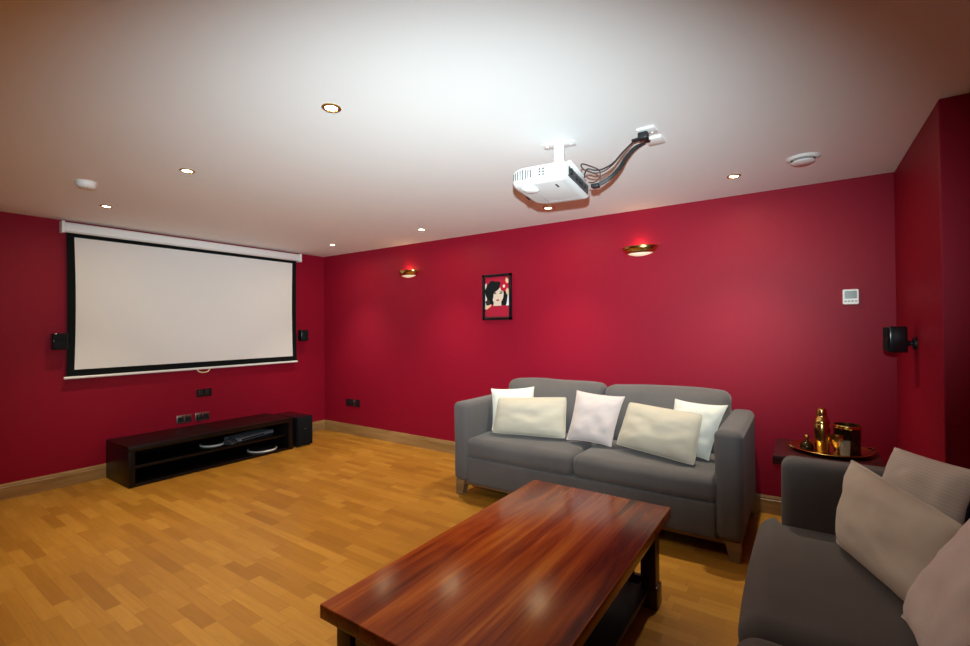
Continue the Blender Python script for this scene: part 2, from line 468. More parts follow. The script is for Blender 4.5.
socket('wall_socket', 'steel double wall socket above the TV bench, right one with black plug', (0, -1.590, .442), -PI/2, M_steel, plugs=(.035,), grp='steel sockets above the TV bench')
r = thing('connection_plate', 'small black connection plate on the wall under the screen pull handle', 'wall plate', (0, -1.57, .70), -PI/2)
b = B(); box(b, (-.078, 0, -.042), (.078, .008, .042), .002); obj('face_plate', b, M_blackg, r)
for s_ in (-1, 1):
    b = B(); box(b, (s_*.036-.026, .0075, -.028), (s_*.036+.026, .013, .028), .002); obj('module', b, M_black, r)
r = thing('wall_socket', 'black double socket with a chrome strip low on the long red wall', 'socket', (.595, 0, .418), PI)
b = B(); box(b, (-.135, 0, -.046), (.135, .008, .046), .002); obj('face_plate', b, mat('black_nickel', (.02, .016, .016), .3, .6), r)
for x0, x1 in ((-.125, -.052), (-.02, .125)):
    b = B(); box(b, (x0, .0075, -.037), (x1, .011, .037), .002); obj('outlet', b, M_black, r)
b = B(); box(b, (-.045, .0075, -.040), (-.027, .014, .040), .001); obj('chrome_strip', b, M_chrome, r)

# ------------------------------------------------------------------ sofas
SWD, AW = 2.145, .152
def make_sofa(label, loc, rotz, ext=0.0, SDP=.93, boff=0.0):
    r = thing('sofa', label, 'sofa', loc, rotz, 'charcoal two-seat sofas')
    hw = SWD/2; seed = 3.1+ext*50
    def soften(a):
        def fn(co, u, v, w):
            k = a*nz(co.x, co.y, co.z, 3.5, seed)
            return co+Vector((k*.5*u, k*v, k*w*.6))
        return fn
    # arms
    for s_ in (-1, 1):
        x0, x1 = sorted((s_*hw, s_*(hw-AW)))
        bm = softbox((x0, -SDP, .118), (x1, -.01, .772), .046, (4, 20, 16), soften(.006)); obj('arm', bm, M_sofa, r)
    # front and base panel
    bm = softbox((-hw+AW-.006, -SDP-ext*.8, .118), (hw-AW+.006, -.06, .330), .018, (30, 14, 6), soften(.004)); obj('base_panel', bm, M_sofa, r)
    # back frame
    bm = softbox((-hw+AW-.004, -.16, .20), (hw-AW+.004, 0, .775), .03, (30, 4, 14), soften(.005)); obj('back_frame', bm, M_sofa, r)
    # seat cushions
    inner = hw-AW
    for s_ in (-1, 1):
        x0, x1 = sorted((s_*.004, s_*(inner+.022)))
        yf = -SDP-.006-ext
        def seatfn(co, u, v, w, s_=s_):
            out = s_*u                                   # +1 at the arm side
            top = max(0.0, w)
            co = co.copy()
            co.z += .016*(1-u*u)*(1-v*v)*top + .004*nz(co.x, co.y, co.z, 5, seed+9)
            co.y += -.012*(1-u*u)*max(0, -v)**4*(1-w*w)
            if ext > 0:
                f = max(0.0, min(1.0, (-SDP-.004-co.y)/.02)); co.x += s_*.095*f*max(0.0, out)**3
            return co
        bm = softbox((x0, yf, .325), (x1, -.17, .484), .052 if ext == 0 else .072, (22, 36, 5), seatfn); obj('seat_cushion', bm, M_sofa, r)
    # back cushions
    for s_ in (-1, 1):
        x0, x1 = sorted((s_*.006, s_*(inner+.012)))
        def backfn(co, u, v, w, s_=s_):
            co = co.copy()
            co.y += (-.055*(1-u*u)*(1-w*w) if v < 0 else 0)*abs(v)
            co.y += .10*(co.z-.47)/.45                   # lean
            co.z += .022*nz(co.x, 0, 0, 2.2, seed+4)*max(0, w) - .014*max(0, w)*(abs(u)**4)
            co.y += .018*nz(co.x, co.y, co.z, 4, seed+2)
            return co
        bm = softbox((x0, -.355+boff, .475), (x1, -.165+boff, .922), .06, (22, 5, 16), backfn); obj('back_cushion', bm, M_sofa, r)
    # plinth rails and legs
    b = B(); box(b, (-hw+.08, -SDP+.045, .085), (hw-.08, -SDP+.075, .118), .003)
    box(b, (-hw+.08, -.075, .085), (hw-.08, -.045, .118), .003); obj('rail', b, M_leg, r)
    for sx in (-1, 1):
        b = B(); box(b, (sx*(hw-.055)-.015, -SDP+.07, .085), (sx*(hw-.055)+.015, -.07, .118), .003); obj('side_rail', b, M_leg, r)
        for y0, dr in ((-SDP+.022, 1), (-.022, -1)):
            bm = B(); tp = bmesh.new(); bmesh.ops.create_cube(tp, size=1)
            for v in tp.verts:
                top = v.co.z > 0
                wx = .085 if top else .058; wy = .085 if top else .058
                xo = sx*(hw-.018); 
                v.co = Vector((xo-sx*wx*(.5-v.co.x*sx if False else (.5-v.co.x)), y0+dr*wy*(v.co.y+.5), .120 if top else 0.0))
            bmesh.ops.bevel(tp, geom=list(tp.edges), offset=.003, segments=1, affect='EDGES')
            merge(bm, tp); obj('leg', bm, M_leg, r)
    return r
make_sofa('charcoal two-seat sofa with five cushions standing against the long red wall', (4.122, -.052, 0), 0.0, 0.0, .918)
make_sofa('charcoal sofa at the right edge of the view with pinstripe and taupe cushions', (6.385, -2.395, 0), -PI/2, .088, .985, .045)

# ------------------------------------------------------------------ cushions
def cushion(label, BL, BR, TR, TL, th, m, group, seed, piping=None, pull=.05, ear=.03, pip_r=.004, n=30, pipname='piping', uvs=True, pip_sides=None, slump=.0):
    BL, BR, TR, TL = [Vector(p) for p in (BL, BR, TR, TL)]
    c = (BL+BR+TR+TL)/4
    nrm = (BR-BL).cross(TL-BL).normalized()
    bm = bmesh.new(); uv = bm.loops.layers.uv.new('UVMap'); g = {}; uvd = {}
    def pos(u, v):
        uu = u*(1-pull*(1-v*v)*abs(u)**1.5)*(1+ear*(u*u*v*v)**3)
        vv = v*(1-pull*(1-u*u)*abs(v)**1.5)*(1+ear*(u*u*v*v)**3)
        a, b_ = (uu+1)/2, (vv+1)/2
        return BL*(1-a)*(1-b_)+BR*a*(1-b_)+TR*a*b_+TL*(1-a)*b_
    def prof(u, v):
        e = max(0.0, (1-u**4))*max(0.0, (1-v**4))
        return e**.62*(1-.12*(u*u+v*v))
    for i in range(n+1):
        for j in range(n+1):
            u = math.sin(PI/2*(2*i/n-1)) if True else 0; v = math.sin(PI/2*(2*j/n-1))
            p = pos(u, v); t_ = prof(u, v)
            # wrinkles radiating from corners and along seams
            wr = nz(u*2.0, v*2.0, seed, 1.0, seed)*.014 + nz(u*4.5, v*4.5, seed, 1.0, seed+5)*.006 + .006*abs(nz(u*3+v*5, u*2-v*3, seed, 1.0, seed+3))*(u*u+v*v)
            if slump: t_ *= 1-slump*v
            if i in (0, n) or j in (0, n):
                vtx = bm.verts.new(p-c+nrm*(.004*nz(u*4, v*4, seed))); g[i, j, 0] = g[i, j, 1] = vtx
            else:
                g[i, j, 0] = bm.verts.new(p-c+nrm*(t_*(th/2)+wr*t_)); g[i, j, 1] = bm.verts.new(p-c-nrm*(t_*(th/2)-wr*t_))
            uvd[i, j] = ((u+1)/2, (v+1)/2)
    for i in range(n):
        for j in range(n):
            for s_ in (0, 1):
                idx = [(i, j), (i+1, j), (i+1, j+1), (i, j+1)]
                f = bm.faces.new([g[a, b_, s_] for a, b_ in idx])
                for lp, k in zip(f.loops, idx): lp[uv].uv = uvd[k]
    edge = [g[i, 0, 0].co.copy() for i in range(n)]+[g[n, j, 0].co.copy() for j in range(n)]+[g[i, n, 0].co.copy() for i in range(n, 0, -1)]+[g[0, j, 0].co.copy() for j in range(n, 0, -1)]
    right = [g[n, j, 0].co.copy() for j in range(n+1)]
    o = obj('cushion', bm, m, None, True, c, 60)
    tag(o, label, 'cushion', group)
    if piping:
        b = B()
        if pip_sides == 'right': tube(b, right, pip_r, 8)
        else: tube(b, edge, pip_r, 8, closed=True)
        obj(pipname, b, piping, o)
    return o
G1, G2 = 'cushions on the far sofa', 'cushions on the near sofa'
cushion('white square cushion in the left corner of the far sofa, behind the oatmeal one', (3.265, -.685, .51), (3.60, -.535, .51), (3.555, -.475, .872), (3.228, -.635, .850), .10, M_white, G1, 1.3, M_white, .05, .03)
cushion('oatmeal oblong cushion at the left of the far sofa, before a white one', (3.335, -.80, .515), (3.945, -.675, .517), (3.905, -.555, .825), (3.345, -.715, .797), .15, M_beige, G1, 2.7, M_beige, .02, -.03)
cushion('pale pink square cushion in the middle of the far sofa', (3.955, -.665, .515), (4.315, -.69, .515), (4.375, -.56, .862), (3.99, -.535, .878), .12, M_pink_dim, G1, 3.9, M_pink_dim, .045, .02)
cushion('oatmeal oblong cushion at the right of the far sofa, tilted before a white one', (4.355, -.695, .535), (4.91, -.83, .502), (4.945, -.715, .812), (4.42, -.575, .832), .15, M_beige, G1, 5.1, M_beige, .02, -.03)
cushion('white square cushion by the far sofa\'s right arm, behind an oatmeal one', (4.66, -.60, .51), (4.965, -.66, .51), (5.07, -.595, .862), (4.74, -.53, .868), .09, M_white, G1, 6.4, M_white, .05, .03)
cushion('taupe oblong cushion in the middle of the near sofa\'s visible end', (5.592, -1.665, .515), (5.815, -2.215, .515), (5.865, -2.13, .812), (5.654, -1.50, .82), .14, M_beige2, G2, 8.2, M_beige2, .015, -.02)
cushion('off-white pinstripe cushion with navy edge, leaning at the far end of the near sofa', (5.695, -1.53, .54), (5.875, -1.90, .54), (5.975, -1.82, .905), (5.80, -1.462, .887), .10, M_pin, G2, 9.6, M_navy, .03, -.01, .007, pipname='navy_edge', pip_sides='right')
cushion('plain pale pink cushion at the right edge, nearest on the near sofa', (5.735, -2.145, .515), (5.76, -2.58, .52), (5.905, -2.71, .90), (5.885, -2.29, .935), .13, M_pink_lift, G2, 11.0, M_pink_lift, .05, .06)

# ------------------------------------------------------------------ coffee table
tb = thing('coffee_table', 'low reddish rosewood coffee table with glossy top in the foreground', 'coffee table', (4.505, -2.255, 0))
hx, hy, tz = .405, .775, .45
b = B(); box(b, (-hx, -hy, tz-.05), (hx, hy, tz), .005, 3); obj('tabletop', b, M_table, tb)
LX, LY, LW = .375, .655, .075
LEGX, LEGY = {-1: .392, 1: .375}, {-1: .715, 1: .655}
for sx in (-1, 1):
    for s_ in (-1, 1):
        b = B(); x1 = sx*LEGX[sx]; y1 = s_*LEGY[s_]
        box(b, (min(x1, x1-sx*LW), min(y1, y1-s_*LW), 0), (max(x1, x1-sx*LW), max(y1, y1-s_*LW), tz-.05), .004)
        x2 = sx*(LEGX[sx]+.008); y2 = s_*(LEGY[s_]+.008); w2 = LW+.016
        box(b, (min(x2, x2-sx*w2), min(y2, y2-s_*w2), 0), (max(x2, x2-sx*w2), max(y2, y2-s_*w2), .11), .006)
        obj('leg', b, M_tableleg, tb)
for s_ in (-1, 1):
    b = B(); box(b, (-LX+LW, s_*(LEGY[s_]-.02)-.014, .30), (LX-LW, s_*(LEGY[s_]-.02)+.014, .40), .002)
    box(b, (-LX+LW, s_*(LEGY[s_]-.02)-.014, .07), (LX-LW, s_*(LEGY[s_]-.02)+.014, .125), .002)
    obj('end_rail', b, M_tableleg, tb)
    for k in range(-3, 4):
        b = B(); box(b, (k*.08-.014, s_*(LEGY[s_]-.02)-.008, .125), (k*.08+.014, s_*(LEGY[s_]-.02)+.008, .30), .002); obj('slat', b, M_tableleg, tb)
for sx in (-1, 1):
    b = B(); box(b, (sx*(LX-.075)-.012, -LEGY[-1]+LW, .355), (sx*(LX-.075)+.012, LY-LW, .40), .002); obj('side_rail', b, M_tableleg, tb)
b = B(); box(b, (-LX+.03, -LEGY[-1]+LW+.005, .085), (LX-.03, LY-LW-.005, .108), .002); obj('shelf', b, M_shelf, tb)

# ------------------------------------------------------------------ side table with bar tray
st = thing('side_table', 'dark mahogany side table in the corner behind the near sofa\'s arm', 'side table', (5.60, -.42, 0))
b = B(); box(b, (-.27, -.265, .545), (.27, .255, .60), .004); obj('tabletop', b, M_mahog, st)
b = B(); box(b, (-.13, -.19, .47), (.20, .19, .55), .003); obj('apron', b, M_mahog, st)
for sx in (-1, 1):
    for s_ in (-1, 1):
        b = B(); box(b, (sx*.14+.035-.025, s_*.165-.025, 0), (sx*.14+.035+.025, s_*.165+.025, .47), .004); obj('leg', b, M_mahog, st)
TZ = .6002
tr = thing('bar_tray', 'round polished brass tray on the corner side table', 'tray', (5.625, -.40, TZ))
b = B(); lathe(b, [(0, 0), (.165, 0), (.195, .012), (.212, .020), (.214, .023), (.211, .025), (.193, .017), (.163, .004), (0, .004)], seg=56); obj('dish', b, M_brass, tr)
for a in (.25, PI+.25):
    b = B(); c, s_ = math.cos(a), math.sin(a)
    tube(b, catmull([(c*.205-s_*.05, s_*.205+c*.05, .02), (c*.225-s_*.035, s_*.225+c*.035, .03), (c*.232, s_*.232, .032), (c*.225+s_*.035, s_*.225-c*.035, .03), (c*.205+s_*.05, s_*.205-c*.05, .02)], 5), .005, 8)
    obj('handle', b, M_brass, tr)
FZ = TZ+.0046
s = thing('cocktail_shaker', 'tall polished brass cocktail shaker on the brass tray', 'cocktail shaker', (5.583, -.475, FZ))
b = B(); lathe(b, [(0, 0), (.031, 0), (.034, .004), (.040, .12), (.041, .178), (.039, .182), (0, .182)]); obj('body', b, M_brass, s)
b = B(); lathe(b, [(.0405, .182), (.0415, .186), (.0405, .192), (.037, .205), (.029, .220), (.0255, .226), (.0255, .232), (0, .232)]); obj('shoulder', b, M_brass, s)
b = B(); lathe(b, [(.0262, .232), (.0268, .236), (.0262, .262), (.023, .271), (.012, .277), (0, .278)]); obj('cap', b, M_brass, s)
s = thing('ice_bucket', 'dark bronze cylindrical ice bucket at the back of the brass tray', 'ice bucket', (5.712, -.38, FZ))
b = B(); lathe(b, [(0, 0), (.064, 0), (.067, .004), (.069, .155), (.066, .155), (.064, .010), (0, .010)], seg=40); obj('body', b, M_bronze, s)
b = B(); lathe(b, [(.0695, .150), (.072, .153), (.072, .168), (.0695, .171), (.066, .171), (.066, .152)], seg=40); obj('rim', b, M_brass, s)
s = thing('brass_goblet', 'short brass goblet in front of the bronze ice bucket', 'goblet', (5.656, -.475, FZ))
b = B(); lathe(b, [(0, 0), (.026, 0), (.026, .004), (.010, .012), (.008, .030), (.026, .050), (.034, .075), (.035, .115), (.033, .115), (.032, .076), (.024, .055), (0, .046)], seg=32); obj('cup', b, M_brass, s)
s = thing('glass_tumbler', 'small clear glass at the front edge of the brass tray', 'glass', (5.692, -.508, FZ))
b = B(); lathe(b, [(0, 0), (.022, 0), (.024, .003), (.028, .090), (.0262, .090), (.0225, .010), (0, .008)], seg=28); obj('tumbler', b, M_tum, s)
s = thing('brass_strainer', 'low knobbed brass lid at the left of the cocktail shaker', 'lid', (5.505, -.44, FZ))
b = B(); lathe(b, [(0, 0), (.036, 0), (.038, .006), (.036, .030), (.026, .046), (.010, .054), (.007, .066), (0, .066)], seg=30); obj('dome', b, M_bronze, s)
b = B(); lathe(b, [(.004, .062), (.007, .068), (.014, .078), (.015, .086), (.010, .095), (0, .098)], seg=24); obj('knob', b, M_brass, s)

# ------------------------------------------------------------------ projector on its ceiling mount
mt = thing('ceiling_mount', 'white ceiling bracket holding the projector', 'bracket', (4.402, -1.71, H))
Rm = Matrix.Rotation(.25, 4, 'Z')
b = B(); box(b, (-.088, -.036, -.006), (.088, .036, 0), .003, M=Rm)
for sx in (-.065, .065): lathe(b, [(0, -.009), (.007, -.009), (.008, -.006), (0, -.006)], (sx, 0, 0), 12, M=Rm)
obj('ceiling_plate', b, M_whitep, mt)
b = B(); box(b, (-.026, -.020, -.135), (.026, .020, -.006), .004, M=Rm); obj('post', b, M_whitep, mt)
b = B(); lathe(b, [(0, -.165), (.030, -.160), (.034, -.145), (.028, -.130), (0, -.126)], seg=24); obj('ball_joint', b, M_whitep, mt)
b = B()
for a in range(4):
    an = a*PI/2+PI/4
    box(b, (.0, -.009, -.172), (.12, .009, -.164), .002, M=Matrix.Rotation(an, 4, 'Z'))
obj('spider_arm', b, M_whitep, mt)

pj = thing('projector', 'white video projector hanging below the ceiling, vents and cables showing', 'projector', (4.386, -1.786, 2.163))
Rp = Matrix.Rotation(-math.radians(1.5), 4, 'X') @ Matrix.Rotation(math.radians(6), 4, 'Z')
PL, PWd = .155, .205
outl = []
for a in lin(0, 1, 10): outl.append((-PL+.012+(-.035)*math.sin(PI*a), -PWd+.03+(2*PWd-.06)*a))
def rrect(x0, x1, y0, y1, r0, r1):
    pts = []
    for cx, cy, a0, r in ((x1-r1, y1-r1, 0, r1), (x0+r0, y1-r0, PI/2, r0), (x0+r0, y0+r0, PI, r0), (x1-r1, y0+r1, 3*PI/2, r1)):
        for k in range(9): a = a0+PI/2*k/8; pts.append((cx+r*math.cos(a), cy+r*math.sin(a)))
    return pts
def loft(bm, rings, mat_=0, M=None):
    t = bmesh.new(); R = [[t.verts.new((x, y, z)) for x, y in pts] for pts, z in rings]
    n = len(R[0])
    for A, C in zip(R, R[1:]):
        for i in range(n): t.faces.new((A[i], A[(i+1) % n], C[(i+1) % n], C[i]))
    t.faces.new(R[0][::-1]); t.faces.new(R[-1]); merge(bm, t, mat_, M)
b = B()
P0 = lambda d: rrect(-PL+d, PL-d, -PWd+d, PWd-d, .075, .014)
loft(b, [(P0(.030), -.048), (P0(.016), -.045), (P0(.005), -.036), (P0(0), -.020), (P0(0), .024), (P0(.004), .034), (P0(.012), .040), (P0(.020), .042)], 0, Rp)
obj('casing', b, M_projw, pj)
b = B()
for k in range(8):
    x = -.132+k*.0145
    z0, z1 = -.026+.002*abs(k-4), .026-.002*abs(k-4)
    yy = -PWd-.0008 if x > -PL+.07 else None
    # slots follow the rounded front corner
    if x < -PL+.075:
        dx = (-PL+.075)-x; yy = -PWd+.075-math.sqrt(max(0, .075**2-dx**2))-.0008
    box(b, (x-.0038, yy, z0), (x+.0038, yy+.004, z1), .001, 1, M=Rp)
obj('side_grille', b, M_grille, pj)
b = B()
for k in range(2):
    for q in range(3): box(b, (.010+k*.020, -PWd-.0008, -.018+q*.014), (.022+k*.020, -PWd+.003, -.008+q*.014), .001, 1, M=Rp)
obj('small_vent', b, M_grille, pj)
b = B(); box(b, (PL-.004, -PWd+.035, -.030), (PL+.001, PWd-.03, .022), .002, 1, M=Rp); cp = obj('connector_panel', b, M_darkgrey, pj)
b = B()
lathe(b, [(0, 0), (.016, 0), (.016, .008), (.012, .010), (0, .010)], M=Rp @ Matrix.Translation((PL, -PWd+.07, .0)) @ Matrix.Rotation(PI/2, 4, 'Y'), seg=20)
obj('port', b, M_black, cp)
for k, wv in enumerate((.03, .036, .016, .016)):
    b = B(); box(b, (PL-.001, -.06+k*.052, -.014), (PL+.006, -.06+k*.052+wv, .004), .002, 1, M=Rp); obj('port', b, M_black, cp)
b = B(); box(b, (PL-.002, -PWd+.02, .026), (PL+.016, PWd-.12, .040), .004, 2, M=Rp); obj('rear_lip', b, M_whitep, pj)
b = B(); lathe(b, [(.040, -.012), (.044, 0), (.036, .008), (.030, .002), (0, -.006)], M=Rp @ Matrix.Translation((-PL+.0, .06, 0)) @ Matrix.Rotation(-PI/2, 4, 'Y'), seg=32); obj('lens', b, M_blackg, pj)
b = B(); loft(b, [(rrect(-.105, -.03, -.165, -.075, .02, .02), -.0475), (rrect(-.10, -.035, -.16, -.08, .02, .02), -.058), (rrect(-.088, -.047, -.148, -.092, .016, .016), -.062)], 0, Rp); obj('focus_cover', b, M_whitep, pj)
b = B(); box(b, (.070, -.13, -.0495), (.080, -.085, -.0470), .001, 1, M=Rp); obj('bottom_slot', b, M_black, pj)
b = B(); box(b, (-.062, -.02, -.0492), (-.0595, .14, -.0476), .0004, 1, M=Rp); box(b, (-.062, .137, -.0492), (.12, .1395, -.0476), .0004, 1, M=Rp); obj('hatch_seam', b, M_greybtn, pj)
for px, py in ((-.12, -.10), (.11, -.15), (0, .15)):
    b = B(); lathe(b, [(0, .040), (.010, .040), (.010, .048), (0, .048)], (px, py, 0), 14, M=Rp); obj('foot', b, M_black, pj)

# ceiling outlets and cables
so = thing('ceiling_socket', 'white ceiling socket holding the black projector plug', 'socket', (4.850, -1.620, H))
b = B(); box(b, (-.043, -.043, -.010), (.043, .043, 0), .003); obj('face_plate', b, M_whitep, so)
b = B(); box(b, (.014, .016, -.014), (.024, .032, -.0095), .002); obj('rocker_switch', b, M_whitep, so)
pl = thing('cable_outlet_plate', 'plain white ceiling plate beside the ceiling socket', 'ceiling plate', (4.850, -1.480, H))
b = B(); box(b, (-.043, -.043, -.012), (.043, .060, 0), .003); obj('face_plate', b, M_whitep, pl)
b = B(); lathe(b, [(0, -.017), (.014, -.016), (.016, -.011), (0, -.011)], (-.030, -.022, 0), 16); obj('grommet', b, M_black, pl)

pw = thing('power_cord', 'thin dark mains cord looping from the projector up to the ceiling socket', 'cable', (4.835, -1.625, 2.36))
def W(*pts): return [Vector(p)-Vector((4.835, -1.625, 2.36)) for p in pts]
b = B(); box(b, (-.028, -.024, -.010), (.022, .022, .028), .008, 3); tube(b, W((4.81, -1.64, 2.355), (4.785, -1.66, 2.345)), .009, 10); obj('plug', b, M_black, pw)
b = B()
tube(b, catmull(W((4.795, -1.645, 2.352), (4.765, -1.665, 2.318), (4.735, -1.68, 2.285), (4.70, -1.70, 2.240), (4.655, -1.72, 2.213), (4.62, -1.74, 2.206), (4.585, -1.76, 2.214), (4.566, -1.75, 2.200), (4.560, -1.742, 2.178)), 8), .0042, 8)
obj('cord', b, M_cable, pw)
b = B()
tube(b, catmull(W((4.795, -1.648, 2.350), (4.762, -1.668, 2.312), (4.73, -1.685, 2.272), (4.69, -1.705, 2.224), (4.645, -1.72, 2.198), (4.60, -1.745, 2.196), (4.565, -1.775, 2.215), (4.568, -1.80, 2.232), (4.60, -1.77, 2.224), (4.635, -1.73, 2.205), (4.63, -1.715, 2.172), (4.60, -1.705, 2.158), (4.566, -1.70, 2.162)), 8), .0034, 8)
obj('loop_cord', b, M_cablebr, pw)
vc = thing('video_cable', 'thick black video cable sweeping from projector to plain ceiling plate', 'cable', (4.800, -1.500, 2.386))
def W2(*pts): return [Vector(p)-Vector((4.800, -1.500, 2.386)) for p in pts]
for k, (dx, dz) in enumerate(((0, 0), (.008, .006), (-.002, .011))):
    b = B(); tube(b, catmull(W2((4.802+dx*.5, -1.500+dz*.4, 2.384), (4.755+dx, -1.52, 2.352+dz), (4.712+dx, -1.54, 2.302+dz), (4.685+dx, -1.56, 2.25+dz), (4.645+dx, -1.58, 2.204+dz), (4.60, -1.592, 2.178+dz), (4.566, -1.60+dx, 2.168+dz*.6)), 8), .0064, 10)
    obj('cable_strand', b, M_cable, vc)
b = B(); box(b, (-.014, -.02, -.008), (.028, .02, .012), .004, M=Matrix.Translation(W2((4.558, -1.60, 2.168))[0])); obj('connector', b, M_black, vc)

# ------------------------------------------------------------------ downlights
DLX, DLY = (.895, 2.32, 3.745, 5.125), (-.535, -2.70)
DL_LABEL = {
 (0, 0): 'brass ceiling downlight tucked near the far corner, right of the screen case',
 (1, 0): 'brass ceiling downlight above the left wall sconce',
 (2, 0): 'brass ceiling downlight seen just below the projector',
 (3, 0): 'brass ceiling downlight between the projector cables and the round ceiling vent',
 (0, 1): 'brass ceiling downlight just in front of the projection screen case',
 (1, 1): 'brass ceiling downlight between the smoke alarm and the largest downlight',
 (2, 1): 'brass ceiling downlight that looks largest, at the top left of the ceiling',
}
for j, y in enumerate(DLY):
    for i, x in enumerate(DLX):
        if (i, j) not in DL_LABEL: continue
        lab = DL_LABEL[i, j]
        r = thing('ceiling_downlight', lab, 'ceiling light', (x, y, H), 0, 'recessed ceiling downlights')
        b = B(); lathe(b, [(.026, -.003), (.030, -.007), (.038, -.0065), (.043, -.003), (.043, 0), (.026, 0)], seg=36); obj('trim_ring', b, M_brassb, r)
        b = B(); lathe(b, [(0, -.0045), (.018, -.004), (.0262, -.002), (.0262, -.0005), (0, -.0005)], seg=28); obj('lamp_face', b, M_lamp, r)

# ------------------------------------------------------------------ ceiling devices
s = thing('smoke_alarm', 'white round smoke alarm on the ceiling in front of the screen', 'smoke alarm', (1.535, -2.99, H))
b = B(); lathe(b, [(0, -.008), (.056, -.008), (.060, 0), (0, 0)], seg=40); obj('base_plate', b, M_whitep, s)
b = B(); lathe(b, [(0, -.042), (.030, -.042), (.046, -.036), (.054, -.022), (.055, -.008), (0, -.008)], seg=40); obj('cover', b, M_whitep, s)
b = B(); lathe(b, [(0, -.044), (.006, -.044), (.007, -.0415), (0, -.0415)], (.02, 0, 0), 14); obj('test_button', b, M_greybtn, s)
s = thing('ceiling_vent', 'white round ceiling vent with lowered disc near the right end of the ceiling', 'ceiling vent', (5.506, -.668, H))
b = B(); lathe(b, [(.062, -.012), (.072, -.014), (.085, -.006), (.088, 0), (.060, 0)], seg=44); obj('rim', b, M_whitep, s)
b = B(); lathe(b, [(0, -.034), (.050, -.034), (.060, -.028), (.058, -.022), (.030, -.014), (0, -.012)], seg=44); obj('disc', b, M_whitep, s)
b = B(); lathe(b, [(0, -.014), (.010, -.014), (.010, 0), (0, 0)], seg=16); obj('spindle', b, M_greybtn, s)

# ------------------------------------------------------------------ wall sconces
def sconce(x, label):
    r = thing('wall_sconce', label, 'wall light', (x, 0, 2.0), 0, 'brass boat-shaped wall sconces')
    rx, ry, hh = .150, .105, .075
    def shell(v0, v1, off, thick=.004, n=28, mset=None):
        bm = B(); g = {}
        m = 8
        for i in range(n+1):
            a = PI+PI*i/n                       # half turn in front of the wall (y<0)
            for j in range(m+1):
                q = v0+(v1-v0)*j/m              # 0 bottom .. 1 rim
                rr = math.sin(q*PI/2)**1.05; z = hh*(1-math.cos(q*PI/2))
                for s_ in (0, 1):
                    k = 1-(.04*s_)
                    g[i, j, s_] = bm.verts.new((rx*rr*k*math.cos(a), ry*rr*k*math.sin(a)-.001, z+off+.002*s_))
        for i in range(n):
            for j in range(m):
                for s_ in (0, 1): bm.faces.new((g[i, j, s_], g[i+1, j, s_], g[i+1, j+1, s_], g[i, j+1, s_]))
        return bm
    obj('bowl', shell(.50, 1.0, 0), M_brass, r)
    obj('glass_lens', shell(.0, .52, 0), M_glow, r)
    b = B(); pts = [(rx*1.0*math.cos(PI+PI*i/30), ry*math.sin(PI+PI*i/30)-.002, hh+.002) for i in range(31)]
    pts = [(-rx-.022, -.004, hh+.010)]+pts+[(rx+.022, -.004, hh+.010)]
    tube(b, pts, .0042, 8); obj('rim', b, M_brass, r)
    b = B(); box(b, (-.04, -.012, .012), (.04, 0, hh-.005), .003); obj('back_plate', b, M_brassb, r)
    b = B(); tube(b, [(-.03, -.045, .05), (.03, -.045, .05)], .006, 10); obj('bulb', b, M_bulb, r)
sconce(1.632, 'brass boat-shaped wall sconce nearer the projection screen')
sconce(4.352, 'brass boat-shaped wall sconce on the red wall above the far sofa')

# ------------------------------------------------------------------ framed portrait
pc = thing('framed_picture', 'small black-framed portrait of a woman with a red flower on the long red wall', 'picture', (2.886, 0, 1.712))
pw_, ph_ = .178, .238
b = B()
for lo, hi in (((-pw_, -.028, -ph_), (-pw_+.027, 0, ph_)), ((pw_-.027, -.028, -ph_), (pw_, 0, ph_)), ((-pw_, -.028, ph_-.027), (pw_, 0, ph_)), ((-pw_, -.028, -ph_), (pw_, 0, -ph_+.027))): box(b, lo, hi, .002)
obj('frame', b, M_blackg, pc)
aw, ah = .151, .211
cols = [(.36, .012, .035), (.006, .008, .010), (.62, .52, .42), (.030, .022, .022), (.36, .008, .02), (.42, .008, .030), (.72, .45, .30), (.72, .70, .72), (.68, .66, .60), (.16, .02, .02)]
pm = [mat('print_ink_%s' % n, c, .5, spec=.2) for n, c in zip(('ground', 'hair', 'skin', 'shade', 'lip', 'flower', 'peach', 'lilac', 'cream', 'maroon'), cols)]
b = B(); layer = [0]
def flat(pts, m):
    layer[0] += 1; y = -.006-.00025*layer[0]
    f = b.faces.new([b.verts.new((max(-aw, min(aw, x)), y, max(-ah, min(ah, z)))) for x, z in pts]); f.material_index = m
def ell(cx, cz, rx, rz, m, rot=0, n=28, wob=0):
    flat([(cx+(rx*(1+wob*math.sin(5*a)))*math.cos(a)*math.cos(rot)-rz*(1+wob*math.sin(5*a))*math.sin(a)*math.sin(rot), cz+rx*(1+wob*math.sin(5*a))*math.cos(a)*math.sin(rot)+rz*(1+wob*math.sin(5*a))*math.sin(a)*math.cos(rot)) for a in [2*PI*k/n for k in range(n)]], m)
flat([(-aw, -ah), (aw, -ah), (aw, ah), (-aw, ah)], 0)
flat([(-aw, -.10), (-aw, .14), (-.135, .15), (-.130, -.10)], 8)
flat([(.095, -.09), (aw, -.09), (aw, .02), (.11, .03)], 7)
ell(-.045, .045, .105, .125, 1, .2, wob=.05)
ell(.075, .0, .05, .10, 1, wob=.06)
flat([(-.05, -.09), (.05, -.09), (.045, -.02), (-.04, -.02)], 2)
ell(.005, .025, .072, .098, 2, -.12)
ell(-.035, .105, .085, .05, 1, .5)
ell(-.075, .03, .03, .09, 1, -.1)
ell(-.030, .042, .019, .008, 3, -.1); ell(.045, .040, .019, .008, 3, .1)
flat([(-.052, .058), (-.012, .064), (-.012, .060), (-.05, .053)], 1); flat([(.03, .062), (.065, .056), (.064, .051), (.03, .057)], 1)
